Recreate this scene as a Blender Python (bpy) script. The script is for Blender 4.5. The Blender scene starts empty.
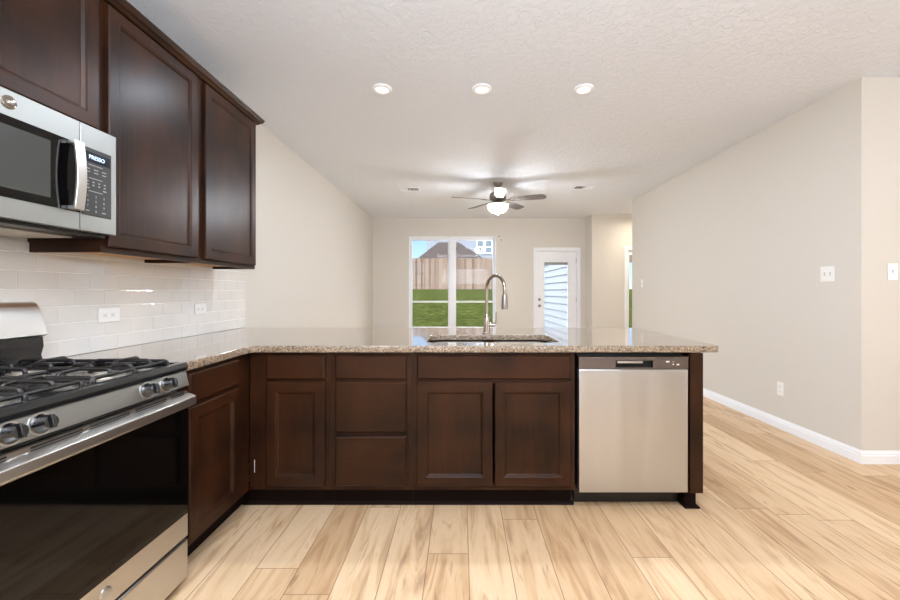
import bpy, bmesh, math, random
from mathutils import Vector, Matrix
random.seed(7)
S = bpy.context.scene
COL = S.collection
PI = math.pi

# ------------------------------------------------------------------ camera, world, sun, lights, exposure
EYE = 1.207
cd = bpy.data.cameras.new('camera'); cam = bpy.data.objects.new('camera', cd); COL.objects.link(cam)
cam.location = (0, 0, EYE); cam.rotation_euler = (PI/2, 0, 0)
cd.sensor_width = 36; cd.lens = 392/900*36; cd.clip_start = 0.05; cd.clip_end = 300
cd.shift_x = -11/900; cd.shift_y = -8/900
S.camera = cam

w = bpy.data.worlds.new('world'); S.world = w; w.use_nodes = True
wn = w.node_tree.nodes; wl = w.node_tree.links
bg = wn['Background']
# clear blue band low in the north, unseen upper sky brightened as fill
wtc = wn.new('ShaderNodeTexCoord'); wsp = wn.new('ShaderNodeSeparateXYZ'); wl.new(wtc.outputs['Generated'], wsp.inputs[0])
wr = wn.new('ShaderNodeValToRGB'); we = wr.color_ramp.elements
while len(we) < 5: we.new(.5)
for k, (p, c) in enumerate([(0, (.25, .25, .24)), (.03, (.20, .27, .34)), (.20, (.075, .15, .28)), (.40, (1.3, 1.5, 1.8)), (.75, (3.2, 3.2, 3.2))]):
    we[k].position = p; we[k].color = (*c, 1)
wl.new(wsp.outputs[2], wr.inputs[0]); wl.new(wr.outputs[0], bg.inputs[0]); bg.inputs[1].default_value = 2.2

sd = bpy.data.lights.new('sun', 'SUN'); sd.energy = .8; sd.angle = 0.03; sd.color = (1, .95, .87)
so = bpy.data.objects.new('sun', sd); COL.objects.link(so)
so.rotation_euler = (math.radians(46), 0, math.radians(-28)); so.location = (0, -3, 12)

def area(name, loc, rot, sx, sy, energy, color=(1, 1, 1)):
    d = bpy.data.lights.new(name, 'AREA'); d.shape = 'RECTANGLE'; d.size = sx; d.size_y = sy
    d.energy = energy; d.color = color
    o = bpy.data.objects.new(name, d); COL.objects.link(o); o.location = loc; o.rotation_euler = rot
    return o
# unseen area lamps added to fill the room from behind, right and above
area('rear_fill', (0.6, -2.1, 1.4), (math.radians(106), 0, 0), 3.6, 2.2, 10, (.90, .96, 1.06))  # added panel behind the camera for flat frontal light, no window there
area('side_fill', (4.9, 0.5, 1.5), (0, PI/2, 0), 1.8, 2.4, 20, (.95, .97, 1))  # added panel on the right lighting cabinet fronts and tile, no window there
area('overhead_fill', (-0.1, 0.1, 2.69), (0, 0, 0), 1.8, 1.4, 35, (.90, .96, 1.05))  # added overhead panel brightening the kitchen, not a fixture
area('uplight_fill', (0.2, -0.9, 1.9), (PI-math.radians(30), 0, 0), 2.0, 1.4, 58, (.84, .94, 1.10))  # added panel aimed up and forward to brighten the ceiling
area('breakfast_ceiling_light', (3.9, 1.0, 2.69), (0, 0, 0), .5, .5, 3.5, (1, .76, .55))
area('hall_fill', (3.5, 7.0, 2.60), (0, 0, 0), .6, .6, 7, (1, .88, .74))  # added lamp spilling light onto the alcove and far wall

S.view_settings.view_transform = 'Standard'; S.view_settings.look = 'None'
S.view_settings.gamma = 1; S.view_settings.exposure = 1.07; S.view_settings.use_curve_mapping = False

# ------------------------------------------------------------------ materials
def lin(c):
    return tuple((x/12.92 if x <= .04045 else ((x+.055)/1.055)**2.4) for x in [v/255 for v in c])
def mat(name, rgb, rough=.5, metal=0, spec=.5, coat=0, emis=None, estr=0):
    m = bpy.data.materials.new(name); m.use_nodes = True
    b = m.node_tree.nodes['Principled BSDF']
    b.inputs['Base Color'].default_value = (*lin(rgb), 1)
    b.inputs['Roughness'].default_value = rough; b.inputs['Metallic'].default_value = metal
    b.inputs['Specular IOR Level'].default_value = spec; b.inputs['Coat Weight'].default_value = coat
    b.inputs['Coat Roughness'].default_value = .12
    if emis: b.inputs['Emission Color'].default_value = (*lin(emis), 1); b.inputs['Emission Strength'].default_value = estr
    return m
def N(m, t): return m.node_tree.nodes.new(t)
def L(m, a, b): m.node_tree.links.new(a, b)
def P(m): return m.node_tree.nodes['Principled BSDF']
def coords(m, scale=(1, 1, 1), rot=(0, 0, 0), kind='Object'):
    tc = N(m, 'ShaderNodeTexCoord'); mp = N(m, 'ShaderNodeMapping')
    mp.inputs['Scale'].default_value = scale; mp.inputs['Rotation'].default_value = rot
    L(m, tc.outputs[kind], mp.inputs[0]); return mp.outputs[0]
def noise(m, vec, scale, detail=4, rough=.5, dist=0):
    n = N(m, 'ShaderNodeTexNoise'); n.inputs['Scale'].default_value = scale; n.inputs['Detail'].default_value = detail
    n.inputs['Roughness'].default_value = rough; n.inputs['Distortion'].default_value = dist
    L(m, vec, n.inputs['Vector']); return n.outputs['Fac']
def ramp(m, fac, stops):
    r = N(m, 'ShaderNodeValToRGB'); e = r.color_ramp.elements
    while len(e) < len(stops): e.new(.5)
    for k, (p, c) in enumerate(stops): e[k].position = p; e[k].color = (*lin(c), 1)
    L(m, fac, r.inputs[0]); return r.outputs[0]
def mixc(m, fac, a, b, blend='MIX'):
    x = N(m, 'ShaderNodeMix'); x.data_type = 'RGBA'; x.blend_type = blend
    for s, v in ((0, fac), (6, a), (7, b)):
        if hasattr(v, 'is_output'): L(m, v, x.inputs[s])
        elif s == 0: x.inputs[s].default_value = v
        else: x.inputs[s].default_value = (*lin(v), 1)
    return x.outputs[2]
def bump(m, h, strength, dist=.01):
    b = N(m, 'ShaderNodeBump'); b.inputs['Strength'].default_value = strength; b.inputs['Distance'].default_value = dist
    L(m, h, b.inputs['Height']); L(m, b.outputs[0], P(m).inputs['Normal'])

def paint(name, rgb, bs=.15, sc=90, rough=.75):
    m = mat(name, rgb, rough); v = coords(m)
    bump(m, noise(m, v, sc, 3), bs, .004); return m
M = {}
M['wall'] = paint('wall_paint', (214, 208, 198))
M['wall_beige'] = paint('wall_paint_accent', (214, 208, 198))
M['ceiling'] = paint('ceiling_paint', (230, 234, 240), .5, 14, .85)
# knockdown ceiling texture
m = M['ceiling']
v = coords(m); n1 = noise(m, v, 26, 5, .6, .6)
r = N(m, 'ShaderNodeValToRGB'); r.color_ramp.elements[0].position = .46; r.color_ramp.elements[1].position = .58
L(m, n1, r.inputs[0]); bump(m, r.outputs[0], .6, .005)
M['trim'] = mat('white_trim', (240, 241, 243), .35)
M['vinyl'] = mat('white_vinyl', (238, 240, 244), .35)
M['plastic'] = mat('white_plastic', (240, 238, 234), .3)
M['slot'] = mat('slot_dark', (70, 66, 62), .5)
M['grout'] = mat('grout', (240, 237, 232), .8)
M['tile'] = mat('tile_glaze', (204, 199, 192), .04, 0, .6, .5)
m = M['tile']; v = coords(m); L(m, ramp(m, noise(m, v, 3, 2), [(.3, (220, 216, 210)), (.7, (230, 225, 218))]), P(m).inputs['Base Color'])
bump(m, noise(m, v, 9, 1), .05, .01)

def wood_dark(name, axis):
    m = mat(name, (40, 22, 14), .32, 0, .2, 0)
    s = {'z': (14, 14, 1.2), 'x': (1.2, 14, 14)}[axis]
    v = coords(m, s); a = noise(m, v, 3.2, 6, .6, .35)
    v2 = coords(m, (1, 1, 1)); b = noise(m, v2, 3.5, 3, .5)
    c1 = ramp(m, a, [(.30, (24, 12, 6)), (.52, (38, 21, 12)), (.75, (56, 31, 17))])
    c2 = mixc(m, .45, c1, ramp(m, b, [(.35, (26, 13, 7)), (.65, (74, 42, 23))]))
    L(m, c2, P(m).inputs['Base Color'])
    bump(m, a, .04, .002); return m
M['wood'] = wood_dark('espresso_wood', 'z')
M['wood_h'] = wood_dark('espresso_wood_horizontal', 'x')
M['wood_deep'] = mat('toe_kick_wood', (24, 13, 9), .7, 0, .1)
M['maple'] = mat('maple_veneer', (214, 160, 92), .5)
m = M['maple']; v = coords(m, (2, 14, 14)); L(m, ramp(m, noise(m, v, 3, 4), [(.3, (205, 150, 84)), (.7, (228, 178, 110))]), P(m).inputs['Base Color'])

# granite
m = M['granite'] = mat('granite', (190, 170, 150), .10, 0, .5, .6); P(m).inputs['Coat Roughness'].default_value = .03
v = coords(m)
vo = N(m, 'ShaderNodeTexVoronoi'); vo.inputs['Scale'].default_value = 170; L(m, v, vo.inputs['Vector'])
bw = N(m, 'ShaderNodeRGBToBW'); L(m, vo.outputs['Color'], bw.inputs[0])
g1 = ramp(m, bw.outputs[0], [(.14, (42, 34, 30)), (.27, (96, 80, 68)), (.42, (138, 118, 98)), (.60, (172, 154, 128)), (.78, (100, 82, 68)), (.97, (204, 196, 184))])
g2 = ramp(m, noise(m, v, 55, 4, .6), [(.35, (112, 92, 74)), (.55, (166, 150, 130)), (.7, (186, 172, 154))])
L(m, mixc(m, .2, g1, g2), P(m).inputs['Base Color'])

# floor: oak-look planks running away from the camera
m = M['floor'] = mat('oak_planks', (214, 180, 140), .44, 0, .3)
tc = N(m, 'ShaderNodeTexCoord'); sp = N(m, 'ShaderNodeSeparateXYZ'); L(m, tc.outputs['Object'], sp.inputs[0])
def math_(m, op, a, b=None):
    n = N(m, 'ShaderNodeMath'); n.operation = op
    for i, v_ in enumerate((a, b)):
        if v_ is None: continue
        if hasattr(v_, 'is_output'): L(m, v_, n.inputs[i])
        else: n.inputs[i].default_value = v_
    return n.outputs[0]
PW, PL = .186, 1.22
u = math_(m, 'DIVIDE', math_(m, 'ADD', sp.outputs[0], -.034+PW*60), PW)
iu = math_(m, 'FLOOR', u); fu = math_(m, 'FRACT', u)
offs = math_(m, 'FRACT', math_(m, 'MULTIPLY', math_(m, 'SINE', math_(m, 'MULTIPLY', iu, 12.9898)), 43758.5))
vv = math_(m, 'ADD', math_(m, 'DIVIDE', math_(m, 'ADD', sp.outputs[1], 50), PL), offs)
iv = math_(m, 'FLOOR', vv); fv = math_(m, 'FRACT', vv)
cid = N(m, 'ShaderNodeCombineXYZ'); L(m, iu, cid.inputs[0]); L(m, iv, cid.inputs[1])
wnz = N(m, 'ShaderNodeTexWhiteNoise'); wnz.noise_dimensions = '3D'; L(m, cid.outputs[0], wnz.inputs['Vector'])
plank = ramp(m, wnz.outputs['Value'], [(0, (200, 170, 136)), (.3, (212, 184, 150)), (.6, (220, 194, 162)), (1, (228, 204, 172))])
cv = N(m, 'ShaderNodeCombineXYZ')
L(m, math_(m, 'MULTIPLY', sp.outputs[0], 8), cv.inputs[0]); L(m, math_(m, 'MULTIPLY', sp.outputs[1], .9), cv.inputs[1])
L(m, math_(m, 'MULTIPLY', wnz.outputs['Value'], 37), cv.inputs[2])
gn = noise(m, cv.outputs[0], 1.5, 7, .55, 1.8)
grain = ramp(m, gn, [(.28, (150, 108, 72)), (.40, (214, 186, 152)), (.50, (240, 226, 206)), (.62, (250, 242, 230)), (.70, (200, 166, 130)), (.78, (232, 212, 186))])
c = mixc(m, .62, plank, grain, 'MULTIPLY')
cv2 = N(m, 'ShaderNodeCombineXYZ')
L(m, math_(m, 'MULTIPLY', sp.outputs[0], 26), cv2.inputs[0]); L(m, math_(m, 'MULTIPLY', sp.outputs[1], 3.5), cv2.inputs[1])
L(m, math_(m, 'MULTIPLY', wnz.outputs['Value'], 91), cv2.inputs[2])
kn = noise(m, cv2.outputs[0], 1.0, 2, .5, .8)
kr = N(m, 'ShaderNodeValToRGB'); kr.color_ramp.elements[0].position = .66; kr.color_ramp.elements[1].position = .76
L(m, kn, kr.inputs[0])
c = mixc(m, math_(m, 'MULTIPLY', kr.outputs[0], .55), c, (128, 92, 62))
eu = math_(m, 'MINIMUM', fu, math_(m, 'SUBTRACT', 1, fu)); ev = math_(m, 'MINIMUM', fv, math_(m, 'SUBTRACT', 1, fv))
seam = math_(m, 'MAXIMUM', math_(m, 'LESS_THAN', eu, .010), math_(m, 'LESS_THAN', ev, .0014))
c = mixc(m, math_(m, 'MULTIPLY', seam, .75), c, (112, 80, 54))
L(m, c, P(m).inputs['Base Color'])
bump(m, math_(m, 'SUBTRACT', gn, seam), .06, .002)

def steel(name, rgb, rough, axis):
    m = mat(name, rgb, rough, 1)
    s = {'x': (.6, 220, 220), 'z': (220, 220, .6), 'y': (220, .6, 220)}[axis]
    v = coords(m, s); n = noise(m, v, 3, 3)
    mr = N(m, 'ShaderNodeMapRange'); L(m, n, mr.inputs[0]); mr.inputs[3].default_value = rough-.06; mr.inputs[4].default_value = rough+.08
    L(m, mr.outputs[0], P(m).inputs['Roughness']); bump(m, n, .02, .001)
    b2 = None
    return m
M['steel'] = steel('brushed_steel', (206, 204, 200), .30, 'x')
M['steel_v'] = steel('brushed_steel_vertical', (196, 198, 200), .34, 'z')
m = M['steel_v']; v = coords(m, (5.5, 1, .5)); wv = noise(m, v, 1.3, 1, .4, .2)
bb = N(m, 'ShaderNodeBump'); bb.inputs['Strength'].default_value = .5; bb.inputs['Distance'].default_value = .02; L(m, wv, bb.inputs['Height'])
L(m, bb.outputs[0], P(m).inputs['Normal'])
M['steel_dark'] = steel('dark_steel', (120, 112, 108), .35, 'x')
M['steel_micro'] = steel('microwave_steel', (164, 166, 163), .38, 'x')
M['chrome'] = mat('polished_nickel', (160, 150, 140), .14, 1)
M['nickel'] = mat('brushed_nickel', (150, 143, 136), .35, 1)
M['black_glass'] = mat('black_glass', (6, 5, 5), .05, 0, .35)
M['dark_glass'] = mat('smoked_glass', (58, 60, 58), .12, 0, .6)
M['black'] = mat('black_plastic', (18, 18, 19), .3)
M['enamel'] = mat('black_enamel', (18, 21, 24), .18, 0, .6, .4)
M['iron'] = mat('cast_iron', (24, 21, 20), .36)
M['knob'] = mat('glossy_black', (14, 14, 16), .12, 0, .6, .5)
M['void'] = mat('shadow_gap', (8, 8, 8), .8)
M['keypad'] = mat('keypad_black', (52, 52, 52), .3)
M['keys'] = mat('key_print', (150, 152, 150), .5)
M['lcd'] = mat('lcd_window', (24, 26, 40), .2)
M['glyph'] = mat('lcd_glyph', (200, 225, 255), .5, emis=(190, 220, 255), estr=.7)
M['sink'] = steel('sink_steel', (190, 186, 180), .25, 'x')
M['alum'] = mat('aluminium_filter', (205, 196, 184), .45, .8)
M['blade'] = mat('fan_blade', (140, 130, 124), .45)
m = M['blade']; v = coords(m, (2, 20, 20)); L(m, ramp(m, noise(m, v, 3, 3), [(.3, (76, 68, 64)), (.7, (98, 90, 85))]), P(m).inputs['Base Color'])
M['bowl'] = mat('frosted_bowl', (250, 246, 238), .4, emis=(238, 246, 255), estr=100)
M['lens'] = mat('lamp_lens', (250, 250, 248), .4, emis=(255, 252, 246), estr=.28)
M['grey'] = mat('grey_metal', (150, 150, 152), .5)
# glass
def glass(name):
    m = bpy.data.materials.new(name); m.use_nodes = True; nt = m.node_tree
    for n in list(nt.nodes): nt.nodes.remove(n)
    o = nt.nodes.new('ShaderNodeOutputMaterial'); t = nt.nodes.new('ShaderNodeBsdfTransparent'); g = nt.nodes.new('ShaderNodeBsdfGlossy')
    t.inputs[0].default_value = (.96, .98, .98, 1); g.inputs['Roughness'].default_value = .02
    fr = nt.nodes.new('ShaderNodeFresnel'); fr.inputs[0].default_value = 1.18
    x = nt.nodes.new('ShaderNodeMixShader'); nt.links.new(fr.outputs[0], x.inputs[0]); nt.links.new(t.outputs[0], x.inputs[1])
    nt.links.new(g.outputs[0], x.inputs[2]); nt.links.new(x.outputs[0], o.inputs[0]); return m
M['glass'] = glass('window_glass')
# outdoors
m = M['grass'] = mat('lawn', (40, 60, 20), .95, 0, 0)
v = coords(m); ga = noise(m, coords(m, (1, 3, 3)), 5, 8, .8); gb = noise(m, coords(m, (1, 1, 1)), 1.1, 3)
L(m, mixc(m, .35, ramp(m, ga, [(.3, (9, 12, 4)), (.48, (28, 32, 13)), (.62, (74, 76, 42))]), ramp(m, gb, [(.3, (22, 29, 11)), (.7, (38, 46, 20))])), P(m).inputs['Base Color'])
bump(m, ga, .8, .06)
m = M['cedar'] = mat('cedar_pickets', (186, 160, 138), .8, 0, .1)
tc = N(m, 'ShaderNodeTexCoord'); sp = N(m, 'ShaderNodeSeparateXYZ'); L(m, tc.outputs['Object'], sp.inputs[0])
ip = math_(m, 'FLOOR', math_(m, 'DIVIDE', sp.outputs[0], .15)); wz = N(m, 'ShaderNodeTexWhiteNoise'); wz.noise_dimensions = '1D'
L(m, ip, wz.inputs['W'])
pc = ramp(m, wz.outputs['Value'], [(0, (100, 84, 74)), (.4, (117, 100, 89)), (1, (132, 117, 106))])
v = coords(m, (8, 8, .6)); L(m, mixc(m, .5, pc, ramp(m, noise(m, v, 2, 5), [(.3, (190, 168, 150)), (.7, (250, 244, 236))]), 'MULTIPLY'), P(m).inputs['Base Color'])
M['rail'] = mat('cedar_rail', (116, 94, 78), .8)
m = M['shingle'] = mat('roof_shingles', (110, 98, 92), .9, 0, 0)
v = coords(m); br = N(m, 'ShaderNodeTexBrick'); br.inputs['Scale'].default_value = 3; L(m, v, br.inputs['Vector'])
br.inputs['Color1'].default_value = (*lin((44, 39, 38)), 1); br.inputs['Color2'].default_value = (*lin((34, 30, 30)), 1); br.inputs['Mortar'].default_value = (*lin((74, 66, 64)), 1)
L(m, br.outputs[0], P(m).inputs['Base Color'])
M['siding'] = mat('pale_siding', (128, 131, 138), .7, 0, .1)
M['siding_grey'] = mat('grey_siding', (112, 115, 124), .7)
M['dark_pane'] = mat('far_pane', (96, 104, 112), .1, 0, .6)
M['concrete'] = mat('concrete', (196, 192, 184), .85)

# ------------------------------------------------------------------ helpers
class MB:
    def __init__(s): s.v = []; s.f = []; s.mi = []
    def add(s, vs, fs, mi=0):
        o = len(s.v); s.v += [tuple(p) for p in vs]; s.f += [tuple(i+o for i in f) for f in fs]; s.mi += [mi]*len(fs); return s
    def box(s, x0, x1, y0, y1, z0, z1, mi=0):
        return s.add([(x0,y0,z0),(x1,y0,z0),(x1,y1,z0),(x0,y1,z0),(x0,y0,z1),(x1,y0,z1),(x1,y1,z1),(x0,y1,z1)],
                     [(0,3,2,1),(4,5,6,7),(0,1,5,4),(1,2,6,5),(2,3,7,6),(3,0,4,7)], mi)
    def loops(s, L_, closed_u=True, cap0=True, cap1=True, mi=0):
        n = len(L_[0]); vs = [p for l in L_ for p in l]; fs = []
        for i in range(len(L_)-1):
            for j in range(n if closed_u else n-1):
                a = i*n+j; b = i*n+(j+1) % n; fs.append((a, b, b+n, a+n))
        if cap0: fs.append(tuple(reversed(range(n))))
        if cap1: fs.append(tuple(range((len(L_)-1)*n, len(L_)*n)))
        return s.add(vs, fs, mi)
    def lathe(s, prof, c=(0,0,0), axis='z', n=32, mi=0):
        L_ = []
        for r, h in prof:
            l = []
            for k in range(n):
                a = 2*PI*k/n; x, y = r*math.cos(a), r*math.sin(a)
                p = {'z': (x, y, h), 'y': (x, h, -y), 'x': (h, x, y)}[axis]
                l.append((c[0]+p[0], c[1]+p[1], c[2]+p[2]))
            L_.append(l)
        return s.loops(L_, mi=mi)
    def tube(s, pts, r, n=10, mi=0, flat=1):
        pts = [Vector(p) for p in pts]; L_ = []; up = None
        for i, p in enumerate(pts):
            t = (pts[min(i+1, len(pts)-1)]-pts[max(i-1, 0)]).normalized()
            if up is None:
                up = Vector((0, 0, 1)) if abs(t.z) < .9 else Vector((1, 0, 0))
            sd_ = t.cross(up).normalized(); up = sd_.cross(t).normalized()
            rr = r[i] if isinstance(r, (list, tuple)) else r
            L_.append([p+sd_*math.cos(2*PI*k/n)*rr+up*math.sin(2*PI*k/n)*rr*flat for k in range(n)])
        return s.loops(L_, mi=mi)
    def prism(s, poly, axis, a, b, mi=0):     # poly in the two other axes; extruded along axis from a to b
        f = {'x': lambda u, v, t: (t, u, v), 'y': lambda u, v, t: (u, t, v), 'z': lambda u, v, t: (u, v, t)}[axis]
        return s.loops([[f(u, v, a) for u, v in poly], [f(u, v, b) for u, v in poly]], mi=mi)
    def panel(s, x0, x1, z0, z1, prof, mi=0):  # nested rectangles (inset, y); last one filled
        L_ = [[(x0+i, y, z0+i), (x1-i, y, z0+i), (x1-i, y, z1-i), (x0+i, y, z1-i)] for i, y in prof]
        return s.loops(L_, cap0=True, cap1=True, mi=mi)
    def mesh(s, name, mats, smooth=None):
        me = bpy.data.meshes.new(name); me.from_pydata(s.v, [], s.f)
        for m_ in mats: me.materials.append(m_)
        for i, p in enumerate(me.polygons): p.material_index = s.mi[i]
        b = bmesh.new(); b.from_mesh(me); bmesh.ops.remove_doubles(b, verts=b.verts, dist=1e-6)
        bmesh.ops.recalc_face_normals(b, faces=b.faces); b.to_mesh(me); b.free()
        if smooth is not None:
            me.shade_smooth(); me.set_sharp_from_angle(angle=math.radians(smooth))
        return me
    def build(s, name, mats, parent=None, smooth=None, bev=0, seg=2, label=None):
        if not isinstance(mats, (list, tuple)): mats = [mats]
        if bev and smooth is None: smooth = 35
        o = bpy.data.objects.new(name, s.mesh(name, mats, smooth)); COL.objects.link(o)
        if parent: o.parent = parent
        if bev:
            md = o.modifiers.new('bevel', 'BEVEL'); md.width = bev; md.segments = seg; md.limit_method = 'ANGLE'; md.angle_limit = math.radians(40)
            md.harden_normals = False
        if label: o['label'] = label
        return o
def thing(name, label, cat, loc=(0,0,0), rz=0, group=None):
    o = bpy.data.objects.new(name, None); COL.objects.link(o); o.empty_display_size = .1
    o.location = loc; o.rotation_euler = (0, 0, rz); o['label'] = label; o['category'] = cat
    if group: o['group'] = group
    return o
def tag(o, label, cat, group=None, kind=None):
    if label: o['label'] = label
    if cat: o['category'] = cat
    if group: o['group'] = group
    if kind: o['kind'] = kind
    return o
def struct(name, mb, m_, label=None, cat=None, **k):
    o = mb.build(name, m_, **k); o['kind'] = 'structure'
    if label: o['label'] = label
    if cat: o['category'] = cat
    return o
def sempty(name, loc, label=None, cat=None):
    o = bpy.data.objects.new(name, None); COL.objects.link(o); o.location = loc; o['kind'] = 'structure'
    if label: o['label'] = label
    if cat: o['category'] = cat
    return o
def text_mesh(name, body, size, m_, parent, loc, rot, extr=.0004, label=None, sx=1):
    c = bpy.data.curves.new(name, 'FONT'); c.body = body; c.size = size; c.extrude = extr; c.align_x = 'CENTER'; c.align_y = 'CENTER'
    t = bpy.data.objects.new(name+'_tmp', c); COL.objects.link(t)
    bpy.context.view_layer.update()
    me = bpy.data.meshes.new_from_object(t.evaluated_get(bpy.context.evaluated_depsgraph_get()))
    bpy.data.objects.remove(t)
    o = bpy.data.objects.new(name, me); COL.objects.link(o); me.materials.clear(); me.materials.append(m_)
    o.parent = parent; o.location = loc; o.rotation_euler = rot; o.scale = (sx, 1, 1)
    return o
def copy_tree(o, parent=None):
    c = o.copy(); COL.objects.link(c); c.parent = parent
    for ch in list(o.children): copy_tree(ch, c)
    return c
def arc(c, r, a0, a1, n=8):
    return [(c[0]+r*math.cos(a0+(a1-a0)*k/n), c[1]+r*math.sin(a0+(a1-a0)*k/n)) for k in range(n+1)]
def rrect(x0, x1, y0, y1, r, n=6):
    return arc((x1-r, y1-r), r, 0, PI/2, n)+arc((x0+r, y1-r), r, PI/2, PI, n)+arc((x0+r, y0+r), r, PI, 1.5*PI, n)+arc((x1-r, y0+r), r, 1.5*PI, 2*PI, n)

# ------------------------------------------------------------------ room shell
XL, XR, YF, ZC = -1.80, 2.82, 8.0, 2.72
struct('floor', MB().box(-2, 5.2, -2.4, 8.2, -.1, 0), M['floor'], 'light oak plank floor running toward the far window', 'floor')
struct('ceiling', MB().box(-2, 5.2, -2.4, 8.2, ZC, ZC+.12), M['ceiling'], 'white textured ceiling', 'ceiling')
struct('wall_left', MB().box(-1.95, XL, -2.4, 8.2, 0, ZC), M['wall'], 'long cream wall on the left', 'wall')
WX0, WX1, WZ0, WZ1 = -1.063, .716, .42, 2.338
DX0, DX1, DZ = 1.53, 2.38, 2.055
b = MB()
b.box(XL, WX0, YF, 8.15, 0, ZC).box(WX0, WX1, YF, 8.15, WZ1, ZC).box(WX0, WX1, YF, 8.15, 0, WZ0)
b.box(WX1, DX0, YF, 8.15, 0, ZC).box(DX0, DX1, YF, 8.15, DZ, ZC).box(DX1, 2.69, YF, 8.15, 0, ZC)
struct('wall_far', b, M['wall'], 'beige far wall with double window and patio door', 'wall')
EX0, EX1, EZ = 3.22, 4.05, 2.03
b = MB(); b.box(2.54, 2.69, 7.6, YF, 0, ZC).box(2.69, EX0, 7.6, 7.75, 0, ZC).box(EX0, EX1, 7.6, 7.75, EZ, ZC).box(EX1, 4.35, 7.6, 7.75, 0, ZC)
struct('wall_alcove', b, M['wall'], 'stepped forward wall section right of the patio door', 'wall')
struct('wall_right', MB().box(XR, 2.95, 2.76, 6.46, 0, ZC), M['wall'], 'cream partition wall on the right', 'wall')
struct('wall_entry', MB().box(2.95, 5.1, 2.76, 2.90, 0, ZC), M['wall'], 'wall facing the kitchen at the far right', 'wall')
struct('wall_hall', MB().box(2.95, 4.35, 6.32, 6.46, 0, ZC).box(4.2, 4.35, 6.46, 7.6, 0, ZC), M['wall'])
struct('wall_side', MB().box(5.0, 5.15, -2.4, 2.76, 0, ZC), M['wall'])
struct('wall_back', MB().box(XL, 5.0, -2.4, -2.25, 0, ZC), M['wall'])

def baseboard(name, p0, p1, n, h=.092, t=.014):
    p0, p1, n = Vector(p0), Vector(p1), Vector(n)
    prof = [(0, 0), (t, 0), (t, h*.62), (t*.75, h*.70), (t*.75, h*.80), (t*.35, h*.93), (t*.3, h), (0, h)]
    L_ = [[(p.x+n.x*u_, p.y+n.y*u_, z) for u_, z in prof] for p in (p0, p1)]
    o = MB().loops(L_).build(name, M['trim']); o['kind'] = 'structure'; o['label'] = 'white moulded baseboard'; return o
baseboard('baseboard_right', (XR, 2.76), (XR, 6.46), (-1, 0))
baseboard('baseboard_entry', (XR-.014, 2.76), (5.0, 2.76), (0, -1))
baseboard('baseboard_left', (XL, 3.3), (XL, YF), (1, 0))
baseboard('baseboard_far', (XL, YF), (1.47, YF), (0, -1))
baseboard('baseboard_alcove', (2.54, 7.6), (3.16, 7.6), (0, -1))

# --- window_1: two single hung sashes side by side
win = sempty('window_1', (0, YF, 0), 'white vinyl double window looking onto the back lawn', 'window')
y0 = .045
fr = MB(); fw = .036
fr.box(WX0, WX0+fw, y0, y0+.08, WZ0, WZ1).box(WX1-fw, WX1, y0, y0+.08, WZ0, WZ1)
fr.box(WX0+fw, WX1-fw, y0, y0+.08, WZ1-fw, WZ1).box(WX0+fw, WX1-fw, y0, y0+.08, WZ0, WZ0+fw)
mxa, mxb = -.237, -.129
fr.box(mxa, mxb, y0-.01, y0+.08, WZ0+fw, WZ1-fw)
fr.build('window_frame', M['vinyl'], win, bev=.004)
mr_z = 1.0
for (a, c_) in ((WX0+fw, mxa), (mxb, WX1-fw)):
    sa = MB(); sw = .025
    for (za, zb, yo) in ((WZ0+fw, mr_z+.025, .012), (mr_z-.012, WZ1-fw, .042)):
        sa.box(a, a+sw, y0+yo, y0+yo+.026, za, zb).box(c_-sw, c_, y0+yo, y0+yo+.026, za, zb)
        sa.box(a+sw, c_-sw, y0+yo, y0+yo+.026, za, za+.035).box(a+sw, c_-sw, y0+yo, y0+yo+.026, zb-.035, zb)
    s_ = sa.build('window_sash', M['vinyl'], win, bev=.003)
    MB().box(a+sw, c_-sw, y0+.022, y0+.026, WZ0+fw+.035, mr_z-.01).build('window_pane', M['glass'], s_)
    MB().box(a+sw, c_-sw, y0+.053, y0+.057, mr_z+.023, WZ1-fw-.035).build('window_pane', M['glass'], s_)
MB().box(WX0-.02, WX1+.02, -.03, y0, WZ0-.02, WZ0-.001).build('window_sill', M['trim'], win, bev=.004)
jb = MB(); jb.box(WX0, WX0+.006, 0, y0, WZ0, WZ1).box(WX1-.006, WX1, 0, y0, WZ0, WZ1).box(WX0+.006, WX1-.006, 0, y0, WZ1-.006, WZ1)
jb.build('window_reveal', M['trim'], win)

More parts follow.
